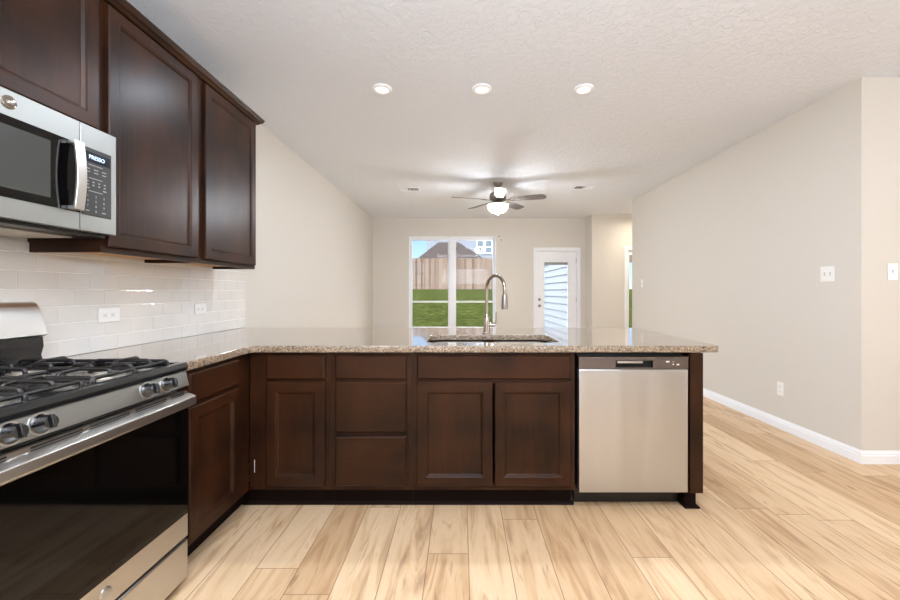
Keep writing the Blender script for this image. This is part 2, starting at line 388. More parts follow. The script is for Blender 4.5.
# --- door_1: patio door with full glass
def glass_door(name, x0, x1, zt, y, gx0, gx1, gz0, gz1, label, casing=.055, thick=.045, knobs=True):
    d = sempty(name, (0, y, 0), label, 'door')
    cs = MB()
    cs.box(x0-casing, x0+.012, -.016, 0, 0, zt+casing).box(x1-.012, x1+casing, -.016, 0, 0, zt+casing).box(x0+.012, x1-.012, -.016, 0, zt-.012, zt+casing)
    cs.build('door_casing', M['trim'], d, bev=.005)
    jm = MB(); jm.box(x0, x0+.018, 0, .15, 0, zt).box(x1-.018, x1, 0, .15, 0, zt).box(x0+.018, x1-.018, 0, .15, zt-.018, zt)
    jm.build('door_jamb', M['trim'], d)
    sx0, sx1, sz0, sz1 = x0+.021, x1-.021, .012, zt-.021
    sl = MB(); ya, yb = .03, .03+thick
    sl.box(sx0, gx0, ya, yb, sz0, sz1).box(gx1, sx1, ya, yb, sz0, sz1).box(gx0, gx1, ya, yb, gz1, sz1).box(gx0, gx1, ya, yb, sz0, gz0)
    s_ = sl.build('door_slab', M['trim'], d)
    lf = MB(); q = .022
    lf.box(gx0-q, gx0+.004, ya-.010, ya, gz0-q, gz1+q).box(gx1-.004, gx1+q, ya-.010, ya, gz0-q, gz1+q)
    lf.box(gx0+.004, gx1-.004, ya-.010, ya, gz1-.004, gz1+q).box(gx0+.004, gx1-.004, ya-.010, ya, gz0-q, gz0+.004)
    lf.build('glass_frame', M['trim'], s_, bev=.003)
    MB().box(gx0, gx1, ya+.014, ya+.018, gz0, gz1).build('door_pane', M['glass'], s_)
    return d, s_, ya, sx0, sx1
d1, s1, ya, sx0, sx1 = glass_door('door_1', DX0, DX1, DZ, YF, 1.70, 2.19, .30, 1.82, 'white patio door with a full glass pane')
MB().box(1.705, 2.185, ya+.002, ya+.012, 1.76, 1.815).build('blind_headrail', M['grey'], s1, bev=.002, label='grey headrail of the blind inside the glass')
for z in (1.055, .925):
    MB().lathe([(.001, 0), (.030, 0), (.030, -.008), (.022, -.014), (.012, -.02), (.012, -.035), (.024, -.045), (.026, -.058), (.016, -.068), (.001, -.07)] if z < 1 else
               [(.001, 0), (.030, 0), (.030, -.010), (.022, -.016), (.012, -.018), (.001, -.018)], (sx0+.055, ya, z), 'y', 20).build('deadbolt' if z > 1 else 'door_knob', M['nickel'], s1, smooth=35)
hg = MB()
for z in (.25, 1.05, 1.85): hg.box(sx1-.004, sx1+.004, ya-.006, ya+.002, z-.05, z+.05)
hg.build('hinge', M['nickel'], d1)
d2, s2, ya2, _, _ = glass_door('door_2', EX0, EX1, EZ, 7.6, EX0+.045, EX1-.12, .42, 1.93, 'white glazed door half hidden behind the right wall')
MB().box(EX0+.05, EX1-.125, ya2+.002, ya2+.012, 1.78, 1.925).build('blind_headrail', M['grey'], s2, bev=.002)

# ------------------------------------------------------------------ outdoors
b = MB(); n = 16; L_ = []
for i in range(n+1):
    y = 8.2+(22.6-8.2)*i/n; z = -.12+(1.36+.12)*(1-math.cos(PI*min(1, (i/n)*1.05)))/2
    L_.append([(-16+32*k/8, y, z) for k in range(9)])
L_.append([(-60+120*k/8, 60, 1.5) for k in range(9)])
vs = [p for l in L_ for p in l]; fs = []
for i in range(len(L_)-1):
    for j in range(8):
        a = i*9+j; fs.append((a, a+1, a+10, a+9))
b.add(vs, fs)
lawn = b.build('lawn', M['grass'], smooth=60); tag(lawn, 'green back lawn rising toward the wooden fence', 'lawn', kind='structure')
fen = thing('wooden_fence', 'weathered cedar picket fence across the back of the lawn', 'fence', (0, 21.7, 1.24))
b = MB()
k = 0; x = -6.0
while x < 7.5:
    h = 1.84+random.uniform(-.012, .012); dy = random.uniform(-.006, .006)
    b.prism([(x+.004, -.02), (x+.144, -.02), (x+.144, h-.03), (x+.12, h), (x+.028, h), (x+.004, h-.03)], 'y', dy, dy+.018); x += .15
b.build('pickets', M['cedar'], fen)
for z in (.3, .95, 1.6): MB().box(-6, 7.5, .026, .064, z, z+.09).build('fence_rail', M['rail'], fen)
for xx in (-5.9, -3.5, -1.1, 1.3, 3.7, 6.1): MB().box(xx, xx+.09, .066, .156, -.1, 1.9).build('fence_post', M['rail'], fen)

def siding(b, x0, x1, y, z0, z1, h, out):
    z = z0
    while z < z1:
        zt = min(z+h, z1)
        b.prism([(y+out*.020, z), (y+out*.004, zt), (y+.10*-out, zt), (y-.10*out, z)], 'x', x0, x1); z += h
house = thing('neighbor_house', 'grey sided two storey house behind the fence', 'house', (0, 35, 1.2))
b = MB(); siding(b, -3.05, 9.0, 0, 0, 8.0, .18, -1); b.box(-3.05, 9, .1, 8, 0, 8.0)
b.build('house_wall', M['siding_grey'], house)
b = MB().prism([(-.6, 7.9), (4, 10.2), (8.6, 7.9)], 'x', -3.6, 9.5); b.build('roof', M['shingle'], house)
for (xa, xb) in ((1.38, 2.05), (2.13, 2.80)):
    f = MB(); t_ = .07; za, zb = 3.42, 4.62
    f.box(xa, xa+t_, -.08, .02, za, zb).box(xb-t_, xb, -.08, .02, za, zb).box(xa+t_, xb-t_, -.08, .02, za, za+t_).box(xa+t_, xb-t_, -.08, .02, zb-t_, zb).box(xa+t_, xb-t_, -.08, .02, (za+zb)/2-.035, (za+zb)/2+.035)
    o = f.build('window', M['vinyl'], house)
    MB().box(xa+t_, xb-t_, -.04, -.02, za+t_, zb-t_).build('window_pane', M['dark_pane'], o)
shed = thing('garage_wing', 'low wing with brown hipped shingle roof in front of the grey house', 'house', (0, 28, 1.3))
MB().box(-2.7, 1.0, 0, 4, 0, 2.3).build('wing_wall', M['siding_grey'], shed)
b = MB()   # hipped roof
b.add([(-3.1, -.4, 2.25), (1.62, -.4, 2.25), (1.62, 4.6, 2.25), (-3.1, 4.6, 2.25), (-1.75, 2.1, 3.72), (-.15, 2.1, 3.72)],
      [(0, 1, 5, 4), (1, 2, 5), (2, 3, 4, 5), (3, 0, 4), (0, 3, 2, 1)])
b.build('roof', M['shingle'], shed)
MB().box(-.62, -.28, .9, 1.1, 3.02, 3.22).build('roof_vent', M['black'], shed)
b = MB()
z = -.15
while z < 2.9:
    b.prism([(2.50-.022, z), (2.50-.004, z+.178), (2.62, z+.178), (2.62, z)], 'y', 8.16, 13.0); z += .178
tag(b.build('siding_wall', M['siding']), 'white lap sided wall seen through the patio door', 'wall', kind='structure')
tag(MB().box(1.2, 2.47, 8.16, 10.2, -.14, -.03).build('patio_slab', M['concrete']), 'concrete slab outside the patio door', 'patio', kind='structure')

# ------------------------------------------------------------------ cabinets
DOOR = [(0, 0), (0, -.016), (.004, -.020), (.050, -.020), (.054, -.0175), (.058, -.0175), (.066, -.009), (.070, -.009)]
SLAB = [(0, 0), (0, -.012), (.008, -.020)]
def door(parent, x0, x1, z0, z1, name='door', prof=DOOR, m_='wood'):
    return MB().panel(x0, x1, z0, z1, [(i, y-.001) for i, y in prof]).build(name, M[m_], parent)
def base_cabinet(name, label, loc, rz, w_, stiles, fronts, depth=.60, toe=(0, 0), group='lower cabinets'):
    t = thing(name, label, 'cabinet', loc, rz, group)
    b = MB(); z0, z1 = .114, .872
    b.box(0, .018, .02, depth, z0, z1).box(w_-.018, w_, .02, depth, z0, z1).box(.018, w_-.018, .02, depth, z0, z0+.018).box(.018, w_-.018, depth-.012, depth, z0+.018, z1)
    b.build('cabinet_box', M['wood'], t)
    f = MB(); sl, sr = stiles
    f.box(0, sl, 0, .0195, z0, z1).box(w_-sr, w_, 0, .0195, z0, z1)
    f.box(sl, w_-sr, 0, .0195, z1-.035, z1).box(sl, w_-sr, 0, .0195, z0, z0+.04).box(sl, w_-sr, 0, .0195, .70, .74)
    if len(fronts) == 3 and fronts[1][0] == 'drawer': f.box(sl, w_-sr, 0, .0195, .405, .445)
    f.build('face_frame', M['wood'], t)
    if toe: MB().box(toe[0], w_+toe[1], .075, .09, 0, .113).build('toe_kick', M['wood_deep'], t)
    for kind, x0, x1, za, zb in fronts:
        if kind == 'door': door(t, x0, x1, za, zb)
        else: door(t, x0, x1, za, zb, 'drawer_front', SLAB, 'wood_h')
    return t
YP = 2.166; XB = -1.17
# peninsula run; px -> X boundaries: -1.165 | -.72 | -.27 | .625
c1 = base_cabinet('base_cabinet', 'narrow dark wood base cabinet with one drawer over one door in the inner corner', (-1.167, YP, 0), 0, .446, (.10, .03),
    [('drawer', .100, .419, .728, .860), ('door', .100, .419, .142, .712)], toe=(-.077, 0))
MB().box(.0255, .028, -.002, 0, .21, .28).build('filler_gap', M['plastic'], c1, label='thin white sliver on the corner filler')
base_cabinet('drawer_cabinet', 'dark wood base cabinet with three stacked drawers', (-.720, YP, 0), 0, .449, (.028, .028),
    [('drawer', .030, .421, .728, .860), ('drawer', .030, .421, .435, .712), ('drawer', .030, .421, .142, .415)])
base_cabinet('sink_cabinet', 'wide dark wood sink cabinet with false front over two doors', (-.270, YP, 0), 0, .898, (.028, .028),
    [('drawer', .028, .872, .728, .860), ('door', .028, .444, .142, .712), ('door', .455, .872, .142, .712)])
# left run
base_cabinet('base_cabinet', 'dark wood base cabinet between the range and the corner, drawer over door', (XB, 1.632, 0), PI/2, .53, (.03, .11),
    [('drawer', .03, .405, .728, .860), ('door', .03, .405, .142, .712)], toe=(0, .08))
# end panel with notched foot
t = thing('end_panel', 'dark wood panel closing the peninsula right of the dishwasher', 'cabinet panel', (1.254, YP-.022, 0))
MB().box(0, .070, 0, .68, .107, .872).build('panel', M['wood'], t)
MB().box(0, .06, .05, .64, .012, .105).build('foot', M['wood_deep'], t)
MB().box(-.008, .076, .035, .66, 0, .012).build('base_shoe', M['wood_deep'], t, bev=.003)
t = thing('peninsula_back_panel', 'dark wood back panel of the peninsula on the living room side', 'cabinet panel', (0, YP+.61, 0))
MB().box(-1.79, 1.24, 0, .02, 0, .872).build('panel', M['wood'], t)
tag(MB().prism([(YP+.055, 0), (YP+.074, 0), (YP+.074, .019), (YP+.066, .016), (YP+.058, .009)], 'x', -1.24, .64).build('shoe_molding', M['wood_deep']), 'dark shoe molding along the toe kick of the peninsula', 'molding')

# countertop (curve with sink hole -> mesh)
def curve_slab(name, polys, z0, z1, bev):
    c = bpy.data.curves.new(name, 'CURVE'); c.dimensions = '2D'; c.fill_mode = 'BOTH'
    for p in polys:
        s_ = c.splines.new('POLY'); s_.points.add(len(p)-1)
        for q, (x, y) in zip(s_.points, p): q.co = (x, y, 0, 1)
        s_.use_cyclic_u = True
    c.extrude = (z1-z0)/2-bev; c.bevel_depth = bev; c.bevel_resolution = 2; c.offset = -bev
    t = bpy.data.objects.new(name+'_tmp', c); COL.objects.link(t); t.location = (0, 0, 0)
    bpy.context.view_layer.update()
    me = bpy.data.meshes.new_from_object(t.evaluated_get(bpy.context.evaluated_depsgraph_get()))
    bpy.data.objects.remove(t)
    for v_ in me.vertices: v_.co.z += (z0+z1)/2
    me.shade_smooth(); me.set_sharp_from_angle(angle=math.radians(35))
    o = bpy.data.objects.new(name, me); COL.objects.link(o); me.name = name; return o
CT0, CT1 = .877, .914
YB = 3.22; XE = 1.415; SX0, SX1, SY0, SY1 = -.205, .580, 2.27, 2.69
outer = [(-1.798, 1.632), (-1.143, 1.632)]
outer += [(-1.143, 2.08)] + [(-1.108-.0+(-.035)*math.cos(a), 2.095+.04*math.sin(a)) for a in [k*PI/2/5 for k in range(6)]]
outer += [(XE-.02, 2.135), (XE, 2.155), (XE, YB-.02), (XE-.02, YB), (-1.798, YB)]
hole = list(reversed(rrect(SX0, SX1, SY0, SY1, .07)))
ct = curve_slab('countertop', [outer, hole], CT0, CT1, .004)
ct.data.materials.clear(); ct.data.materials.append(M['granite'])
tag(ct, 'L shaped polished speckled beige granite countertop with a sink cutout', 'countertop')

# sink
snk = thing('kitchen_sink', 'stainless double bowl sink set under the granite', 'sink', ((SX0+SX1)/2, (SY0+SY1)/2, .872))
def bowl(x0, x1, y0, y1):
    ls = []
    for ins, z in ((0, -.003), (.004, -.02), (.012, -.15), (.03, -.19), (.06, -.2)):
        ls.append([(x, y, z) for x, y in rrect(x0+ins, x1-ins, y0+ins, y1-ins, .06-ins*.4)])
    return MB().loops(ls, cap0=False)
hw, hd = (SX1-SX0)/2+.004, (SY1-SY0)/2+.004
for (a, c_) in ((-hw, -.012), (.012, hw)):
    o = bowl(a, c_, -hd, hd).build('basin', M['sink'], snk, smooth=50)
    sm_ = o.modifiers.new('solid', 'SOLIDIFY'); sm_.thickness = .0015
    MB().lathe([(.002, .004), (.042, .004), (.045, 0), (.002, 0)], ((a+c_)/2, 0, -.199), 'z', 24).build('drain', M['chrome'], o, smooth=40)
MB().box(-.0115, .0115, -hd+.03, hd-.03, -.012, -.003).build('divider', M['sink'], snk, bev=.003)
# faucet
fc = thing('kitchen_faucet', 'tall polished gooseneck faucet behind the sink', 'faucet', (.180, 2.745, CT1))
MB().lathe([(.001, 0), (.030, 0), (.030, .006), (.024, .012), (.021, .06), (.021, .115), (.016, .13), (.013, .14), (.001, .14)], n=28).build('faucet_body', M['chrome'], fc, smooth=40)
dx, dy = .110, -.150; dl = math.hypot(dx, dy); R_ = .092
pts = [(0, 0, .13), (0, 0, .20), (0, 0, .27), (0, 0, .313)]
for k in range(1, 17):
    a = PI-PI*k/16*1.0; u_ = R_+R_*math.cos(a); pts.append((dx/dl*u_, dy/dl*u_, .313+R_*math.sin(a)))
pts.append((dx/dl*2*R_, dy/dl*2*R_, .27))
MB().tube(pts, .0115, 14).build('gooseneck', M['chrome'], fc, smooth=60)
ex, ey = dx/dl*2*R_, dy/dl*2*R_
MB().lathe([(.001, .28), (.0135, .28), (.019, .262), (.0215, .20), (.0205, .178), (.001, .178)], (ex, ey, 0), n=24).build('spray_head', M['nickel'], fc, smooth=40, label='darker pull down spray head')
b = MB().tube([(.012, 0, .062), (.035, 0, .062), (.062, -.005, .062)], [.016, .014, .011], 14)
b.build('handle_hub', M['chrome'], fc, smooth=50)
MB().tube([(.056, -.004, .062), (.062, -.004, .085), (.066, -.004, .115), (.067, -.004, .152)], [.008, .0065, .0055, .005], 10).build('handle_lever', M['chrome'], fc, smooth=50)

# ------------------------------------------------------------------ dishwasher
dw = thing('dishwasher', 'built in stainless dishwasher with dark control strip', 'dishwasher', (.646, YP, 0))
W_ = .597
MB().box(.004, W_-.004, .03, .58, .11, .862).build('tub', M['black'], dw)
MB().box(0, W_, .078, .10, .008, .105).build('toe_panel', M['black'], dw)
MB().box(0, W_, -.021, .026, .109, .783).build('door_panel', M['steel_v'], dw, bev=.004, label='plain stainless door panel')
b = MB(); hx0, hx1, hz0, hz1 = .20, .405, .794, .832
b.box(0, hx0, -.021, .026, .786, .852).box(hx1, W_, -.021, .026, .786, .852).box(hx0, hx1, -.021, .026, hz1, .852).box(hx0, hx1, -.021, .026, .786, hz0)
cp = b.build('control_strip', M['steel_dark'], dw, label='dark grey control strip with recessed grip')
MB().box(hx0, hx1, .006, .024, hz0, hz1).build('grip_pocket', M['void'], cp)
MB().box(hx0+.01, hx1-.055, -.020, -.012, hz0+.022, hz1-.004).build('grip_lip', M['steel'], cp, bev=.002)
for (xx, zz, ww, hh) in ((.428, .812, .014, .022), (.450, .81, .012, .018), (.566, .812, .012, .010)): MB().box(xx, xx+ww, -.0222, -.0208, zz, zz+hh).build('control_button', M['steel_dark'], cp)
for (xx, zz, ww, hh) in ((.476, .822, .018, .008), (.534, .806, .014, .008), (.512, .824, .006, .003), (.512, .808, .007, .007)): MB().box(xx, xx+ww, -.0222, -.0208, zz, zz+hh).build('indicator_icon', M['plastic'], cp)

# ------------------------------------------------------------------ range (local: x along the wall, y into the wall, front plane y=0)
rg = thing('gas_range', 'stainless gas range with black cooktop and four front knobs', 'range', (-1.13, .862, 0), PI/2)
RW = .760
MB().box(.006, RW-.006, .03, .655, .05, .875).build('body', M['enamel'], rg)
for xx in (.05, RW-.08):
    for yy in (.08, .58): MB().box(xx, xx+.03, yy, yy+.03, 0, .05).build('leveling_foot', M['black'], rg)
# drawer, door
MB().box(.004, RW-.004, -.004, .028, .035, .193).build('warming_drawer', M['steel'], rg, bev=.006)
od = MB().box(.004, RW-.004, -.004, .028, .204, .80).build('oven_door', M['steel'], rg, bev=.004)
MB().box(.010, RW-.010, -.0075, -.0045, .300, .752).build('oven_glass', M['black_glass'], od, bev=.001)
hb = MB()   # wide flat bar handle with angled top
hb.prism([(-.030, .742), (-.038, .750), (-.036, .778), (-.028, .783), (-.006, .792), (-.006, .784), (-.024, .774), (-.026, .752)], 'x', .002, RW-.002)
hb.box(.012, .040, -.026, -.004, .752, .775).box(RW-.040, RW-.012, -.026, -.004, .752, .775)
hb.build('oven_handle', M['steel'], od, bev=.002)
b = MB()   # vent slots strip above the handle
b.box(.02, RW-.02, -.0075, -.0045, .783, .806)
vs_ = b.build('vent_strip', M['steel'], od)
b = MB()
for g0 in (.035, .16, .325, .49, .655):
    wdt = .07 if g0 in (.035, .655) else .14
    for zz in (.788, .797): b.box(g0, g0+wdt, -.009, -.0074, zz, zz+.005)
b.build('vent_slot', M['void'], vs_)
MB().lathe([(.001, 0), (.021, 0), (.021, -.002), (.018, -.0035), (.001, -.0035)], (RW/2, -.0042, .251), 'y', 28).build('badge', M['steel_v'], od, smooth=40, label='round embossed badge')
# control panel tilted
cpn = MB().prism([(.028, .818), (-.008, .822), (.006, .884), (.028, .884)], 'x', .002, RW-.002).build('control_panel', M['steel_micro'], rg, bev=.003)
tilt = math.atan2(.014, .062)
for xx in (.116, .190, .548, .640):
    k = bpy.data.objects.new('burner_knob', MB().lathe([(.001, 0), (.026, 0), (.026, -.004), (.022, -.008), (.020, -.028), (.017, -.033), (.001, -.033)], (0, 0, 0), 'y', 28).mesh('burner_knob', [M['knob']], 40))
    COL.objects.link(k); k.parent = cpn; k.location = (xx, -.0015, .853); k.rotation_euler = (-tilt, 0, 0)
    MB().box(-.005, .005, -.040, -.030, -.018, .018).build('grip_ridge', M['knob'], k, bev=.002)
    MB().lathe([(.001, 0), (.0305, 0), (.0305, -.0025), (.001, -.0025)], (0, .0005, 0), 'y', 28).build('bezel', M['steel'], k, smooth=40)
# cooktop
ck = MB()
ck.prism([(.0, .885), (-.002, .900), (.006, .918), (.030, .918), (.034, .906), (.62, .906), (.62, .885)], 'x', .0, RW)
ck.box(0, .018, .0345, .62, .906, .918).box(RW-.018, RW, .0345, .62, .906, .918)
ckt = ck.build('cooktop', M['enamel'], rg, bev=.002)
for bx in (.19, .57):
    for by, r_ in ((.17, .048), (.46, .040)):
        o = MB().lathe([(.001, 0), (r_+.012, 0), (r_+.010, .006), (r_, .010), (r_, .016), (.001, .016)], (bx, by, .907), n=28).build('burner', M['alum'], ckt, smooth=40)
        MB().lathe([(.001, .0), (r_-.006, .0), (r_-.004, .004), (r_-.010, .008), (.001, .008)], (bx, by, .923), n=28).build('burner_cap', M['iron'], o, smooth=40)
def staple(b, x, ya, yb, zt=.944, zb=.913, r=.0065, d='y', rr=.014):
    p = [(ya, zb), (ya, zt-rr)]+[(ya+rr-rr*math.cos(a), zt-rr+rr*math.sin(a)) for a in (PI/6, PI/3)]+[(ya+rr, zt)]
    q = [(yb-rr, zt)]+[(yb-rr+rr*math.sin(a), zt-rr+rr*math.cos(a)) for a in (PI/6, PI/3)]+[(yb, zt-rr), (yb, zb)]
    pts = [((x, u_, z) if d == 'y' else (u_, x, z)) for u_, z in p+q]
    b.tube(pts, r, 8)
for gx0, gx1 in ((.03, .372), (.388, .73)):
    b = MB(); cx = (gx0+gx1)/2
    for x in (gx0+.012, cx, gx1-.012):
        staple(b, x, .052, .60, zt=.930)
    for y in (.058, .315, .594): staple(b, y, gx0+.006, gx1-.006, zt=.928, d='x')
    for yc in (.17, .46):
        for sx in (-1, 1):
            staple(b, cx+sx*.085, yc-.105, yc+.105, zt=.945, zb=.926)
            staple(b, yc+sx*.0, cx+sx*.045, cx+sx*.158, zt=.945, zb=.922, d='x') if sx > 0 else staple(b, yc, cx-.158, cx-.045, zt=.945, zb=.922, d='x')
        staple(b, cx, yc-.105, yc-.038, zt=.945, zb=.926); staple(b, cx, yc+.038, yc+.105, zt=.945, zb=.926)
    b.build('grate', M['iron'], rg, smooth=50)
# backguard (y 0.57..0.66)
bgd = MB().prism([(.575, 1.033), (.583, 1.060), (.598, 1.11), (.612, 1.145), (.625, 1.162), (.640, 1.167), (.660, 1.167), (.660, 1.025), (.590, 1.025)], 'x', .0, RW-.004).build('backguard', M['steel'], rg, smooth=60)
MB().prism([(.592, 1.024), (.588, .985), (.598, .95), (.586, .906), (.660, .906), (.660, 1.024)], 'x', .004, RW-.008).build('backguard_base', M['enamel'], bgd, smooth=50, label='glossy black lower part of the backguard')

# ------------------------------------------------------------------ microwave (front plane x=-1.43)
mw = thing('microwave', 'over the range stainless microwave with black glass door', 'microwave', (-1.43, .862, 1.44), PI/2)
MW = .764; MH = .407
MB().box(.003, MW-.003, .03, .362, .004, MH-.004).build('case', M['black'], mw)
spl = .610
md_ = MB().box(0, spl-.0015, 0, .029, 0, MH).build('door', M['steel_micro'], mw, bev=.002)
MB().box(.035, spl-.002, -.003, -.0003, .065, .323).build('door_glass', M['black_glass'], md_, bev=.001)
MB().box(.075, spl-.11, -.0038, -.0031, .095, .293).build('door_window', M['dark_glass'], md_, label='smoky see-through window in the door')
fc_ = MB().box(spl+.0015, MW, 0, .029, 0, MH).build('control_side', M['steel_micro'], mw, bev=.002)
kp = MB().box(spl+.003, .738, -.003, -.0003, .062, .322).build('keypad', M['keypad'], fc_, bev=.001)
MB().box(spl+.008, .732, -.0035, -.0031, .268, .306).build('display', M['lcd'], kp)
text_mesh('display_text', 'PRESSO', .021, M['glyph'], kp, ((spl+.738)/2, -.0037, .287), (PI/2, 0, 0), .0003, sx=.95)
kb = MB()
for zz, nn in ((.256, 1), (.205, 1), (.155, 1)): kb.box(spl+.03, spl+.088, -.0035, -.0031, zz, zz+.003)
for r_ in (.240, .228): 
    for c_ in range(3): kb.box(spl+.018+c_*.034, spl+.036+c_*.034, -.0035, -.0031, r_, r_+.0035)
for r_ in (.190, .178):
    for c_ in range(4): kb.box(spl+.022+c_*.024, spl+.030+c_*.024, -.0035, -.0031, r_, r_+.005)
for c_ in (0, 3): kb.box(spl+.018+c_*.024, spl+.034+c_*.024, -.0035, -.0031, .165, .170)
kb.build('key_marking', M['keys'], kp)
for i, s_ in enumerate(('1', '2', '3', '4', '5', '6', '7', '8', '9', '', '0', '')):
    xx = spl+.026+(i % 3)*.034; zz = .137-(i//3)*.019
    if s_: text_mesh('key_number', s_, .013, M['keys'], kp, (xx, -.0037, zz), (PI/2, 0, 0))
    else: MB().box(xx-.008, xx+.008, -.0035, -.0031, zz-.002, zz+.002).build('key_marking', M['keys'], kp)
# handle: bowed flat bar
L_ = []
for k in range(13):
    q = k/12; z = .068+q*.252; bow = -.034-.011*math.sin(PI*q)
    L_.append([(.556, bow, z), (.592, bow, z), (.592, bow+.010, z), (.556, bow+.010, z)])
b = MB().loops(L_); b.box(.558, .590, -.032, -.003, .068, .082).box(.558, .590, -.032, -.003, .306, .320)
b.build('door_handle', M['steel'], md_, bev=.002)
bd = MB().lathe([(.001, 0), (.021, 0), (.021, -.0025), (.018, -.004), (.001, -.004)], (.378, -.0002, .367), 'y', 28).build('badge', M['chrome'], md_, smooth=40, label='round embossed badge')
MB().tube([(.378+.010*math.cos(a)-.001, -.0046, .367+.010*math.sin(a)) for a in [k*PI/5+.4 for k in range(9)]], .0010, 6).build('monogram', M['nickel'], bd)
# underside
MB().box(.01, MW-.012, .034, .358, -.012, .0035).build('bottom_plate', M['black'], mw)
for (a, c_) in ((.06, .36), (.40, .70)): MB().box(a, c_, .12, .32, -.018, -.0125).build('grease_filter', M['alum'], mw, bev=.002)

# ------------------------------------------------------------------ wall cabinets
UY = -1.495
def wall_cab(label, y0_, w_, z0, z1, doors, depth=.303):
    t = thing('wall_cabinet', label, 'cabinet', (UY, y0_, 0), PI/2, 'upper wall cabinets')
    b = MB()
    b.box(0, .016, .02, depth, z0, z1).box(w_-.016, w_, .02, depth, z0, z1).box(.016, w_-.016, .02, depth, z1-.016, z1)
    b.build('cabinet_box', M['wood'], t)
    MB().box(.0165, w_-.0165, .021, depth-.001, z0+.018, z0+.032).build('bottom_panel', M['maple'], t, label='pale maple underside panel')
    f = MB(); f.box(0, .035, 0, .0195, z0, z1).box(w_-.035, w_, 0, .0195, z0, z1).box(.035, w_-.035, 0, .0195, z0, z0+.04).box(.035, w_-.035, 0, .0195, z1-.05, z1)
    f.build('face_frame', M['wood'], t)
    for x0, x1, za, zb in doors: door(t, x0, x1, za, zb)
    return t
wall_cab('short dark wood wall cabinet above the microwave', .862, .762, 1.852, 2.439, [(.022, .325, 1.868, 2.415), (.338, .735, 1.868, 2.415)])
wall_cab('tall dark wood wall cabinet right beside the microwave', 1.6255, .608, 1.372, 2.439, [(.018, .573, 1.398, 2.415)])
wall_cab('tall dark wood wall cabinet at the outer end of the run', 2.235, .608, 1.372, 2.439, [(.030, .585, 1.398, 2.415)])
# crown
prof = [(-.003, 2.425), (.016, 2.425), (.026, 2.437), (.036, 2.443), (.046, 2.462), (.046, 2.468), (.020, 2.468), (.020, 2.4405), (-.003, 2.4405)]
b = MB()
L_ = [[(UY+.003+u_, .86, z) for u_, z in prof], [(UY+.003+u_, 2.8435+max(0, u_), z) for u_, z in prof]]
b.loops(L_)
L_ = [[(-1.798, 2.8435+max(0, u_)+.0005, z) for u_, z in prof], [(UY+.003+u_, 2.8435+max(0, u_)+.0005, z) for u_, z in prof]]
b.loops(L_)
tag(b.build('crown_molding', M['wood']), 'dark wood crown molding along the top of the wall cabinets', 'molding')

# ------------------------------------------------------------------ backsplash tiles
bs = thing('tile_backsplash', 'glossy white subway tile backsplash behind the range and counter', 'backsplash', (XL, 0, .914))
MB().box(.0005, .0080, .30, 3.25, .001, .5).build('grout_bed', M['grout'], bs)
b = MB(); TW, TH = .1545, .0762
rr = random.Random(3)
for row in range(7):
    z0 = row*TH; z1 = z0+TH-.0025
    if row == 6: z1 = .499
    off = 1.892-TW*20+(0 if row % 2 == 0 else TW/2)
    k = 0
    while True:
        ya_ = off+k*TW; yb_ = ya_+TW-.0025; k += 1
        if ya_ > 3.25: break
        ya_, yb_ = max(ya_, .30), min(yb_, 3.25)
        if yb_-ya_ < .01: continue
        tx, tz = rr.uniform(-.0003, .0003), rr.uniform(-.00015, .00015); q = .0022; x0 = .0082; xt = .0095
        f = [(xt+tx, ya_+q, z0+q+.0015), (xt-tx, yb_-q, z0+q+.0015), (xt-tx+tz, yb_-q, z1-q), (xt+tx+tz, ya_+q, z1-q)]
        bk = [(x0, ya_, z0+.0015), (x0, yb_, z0+.0015), (x0, yb_, z1), (x0, ya_, z1)]
        md1 = [(xt-.0004, ya_+.0003, z0+.0018), (xt-.0004, yb_-.0003, z0+.0018), (xt-.0004, yb_-.0003, z1-.0003), (xt-.0004, ya_+.0003, z1-.0003)]
        b.loops([bk, md1, f])
b.build('subway_tiles', M['tile'], bs)

# ------------------------------------------------------------------ outlets and switches (local: face toward -y, x across)
def plate(name, label, cat, loc, rz, w_, h_, inner, horizontal=False):
    t = thing(name, label, cat, loc, rz, 'wall outlets' if inner == 'outlet' else 'wall light switches')
    MB().box(-w_/2, w_/2, -.006, -.0005, -h_/2, h_/2).build('cover_plate', M['plastic'], t, bev=.0025)
    if inner == 'outlet':
        for s_ in (-1, 1):
            cx, cz = (s_*.021, 0) if horizontal else (0, s_*.021)
            o = MB().prism([(cx+u_, cz+v_) for u_, v_ in rrect(-.015, .015, -.014, .014, .008, 4)], 'y', -.0075, -.0062).build('receptacle', M['plastic'], t)
            sl = MB()
            for e in (-1, 1):
                if horizontal: sl.box(cx-.004, cx+.004, -.0080, -.0076, e*.0055-.0008, e*.0055+.0008)
                else: sl.box(cx+e*.0055-.0008, cx+e*.0055+.0008, -.0080, -.0076, cz-.002, cz+.006)
            if horizontal: sl.box(cx-.0105, cx-.0065, -.0080, -.0076, -.002, .002)
            else: sl.box(cx-.002, cx+.002, -.0080, -.0076, cz-.0095, cz-.006)
            sl.build('slots', M['slot'], o)
    else:
        for cx in ([-.023, .023] if inner == 'double' else [0]):
            MB().box(cx-.005, cx+.005, -.0068, -.0062, -.0125, .0125).build('switch_slot', M['grey'], t)
            MB().prism([(-.0069, -.010), (-.016, .006), (-.015, .010), (-.0069, .006)], 'x', cx-.0038, cx+.0038).build('toggle', M['plastic'], t)
    return t
plate('wall_outlet', 'white sideways outlet on the tile backsplash nearest the range', 'outlet', (XL+.0105, 1.991, 1.09), PI/2, .122, .072, 'outlet', True)
plate('wall_outlet', 'white sideways outlet on the tile backsplash farther from the range', 'outlet', (XL+.0105, 2.690, 1.09), PI/2, .118, .072, 'outlet', True)
plate('wall_outlet', 'white upright outlet low on the right wall above the baseboard', 'outlet', (XR, 3.455, .353), -PI/2, .072, .118, 'outlet')
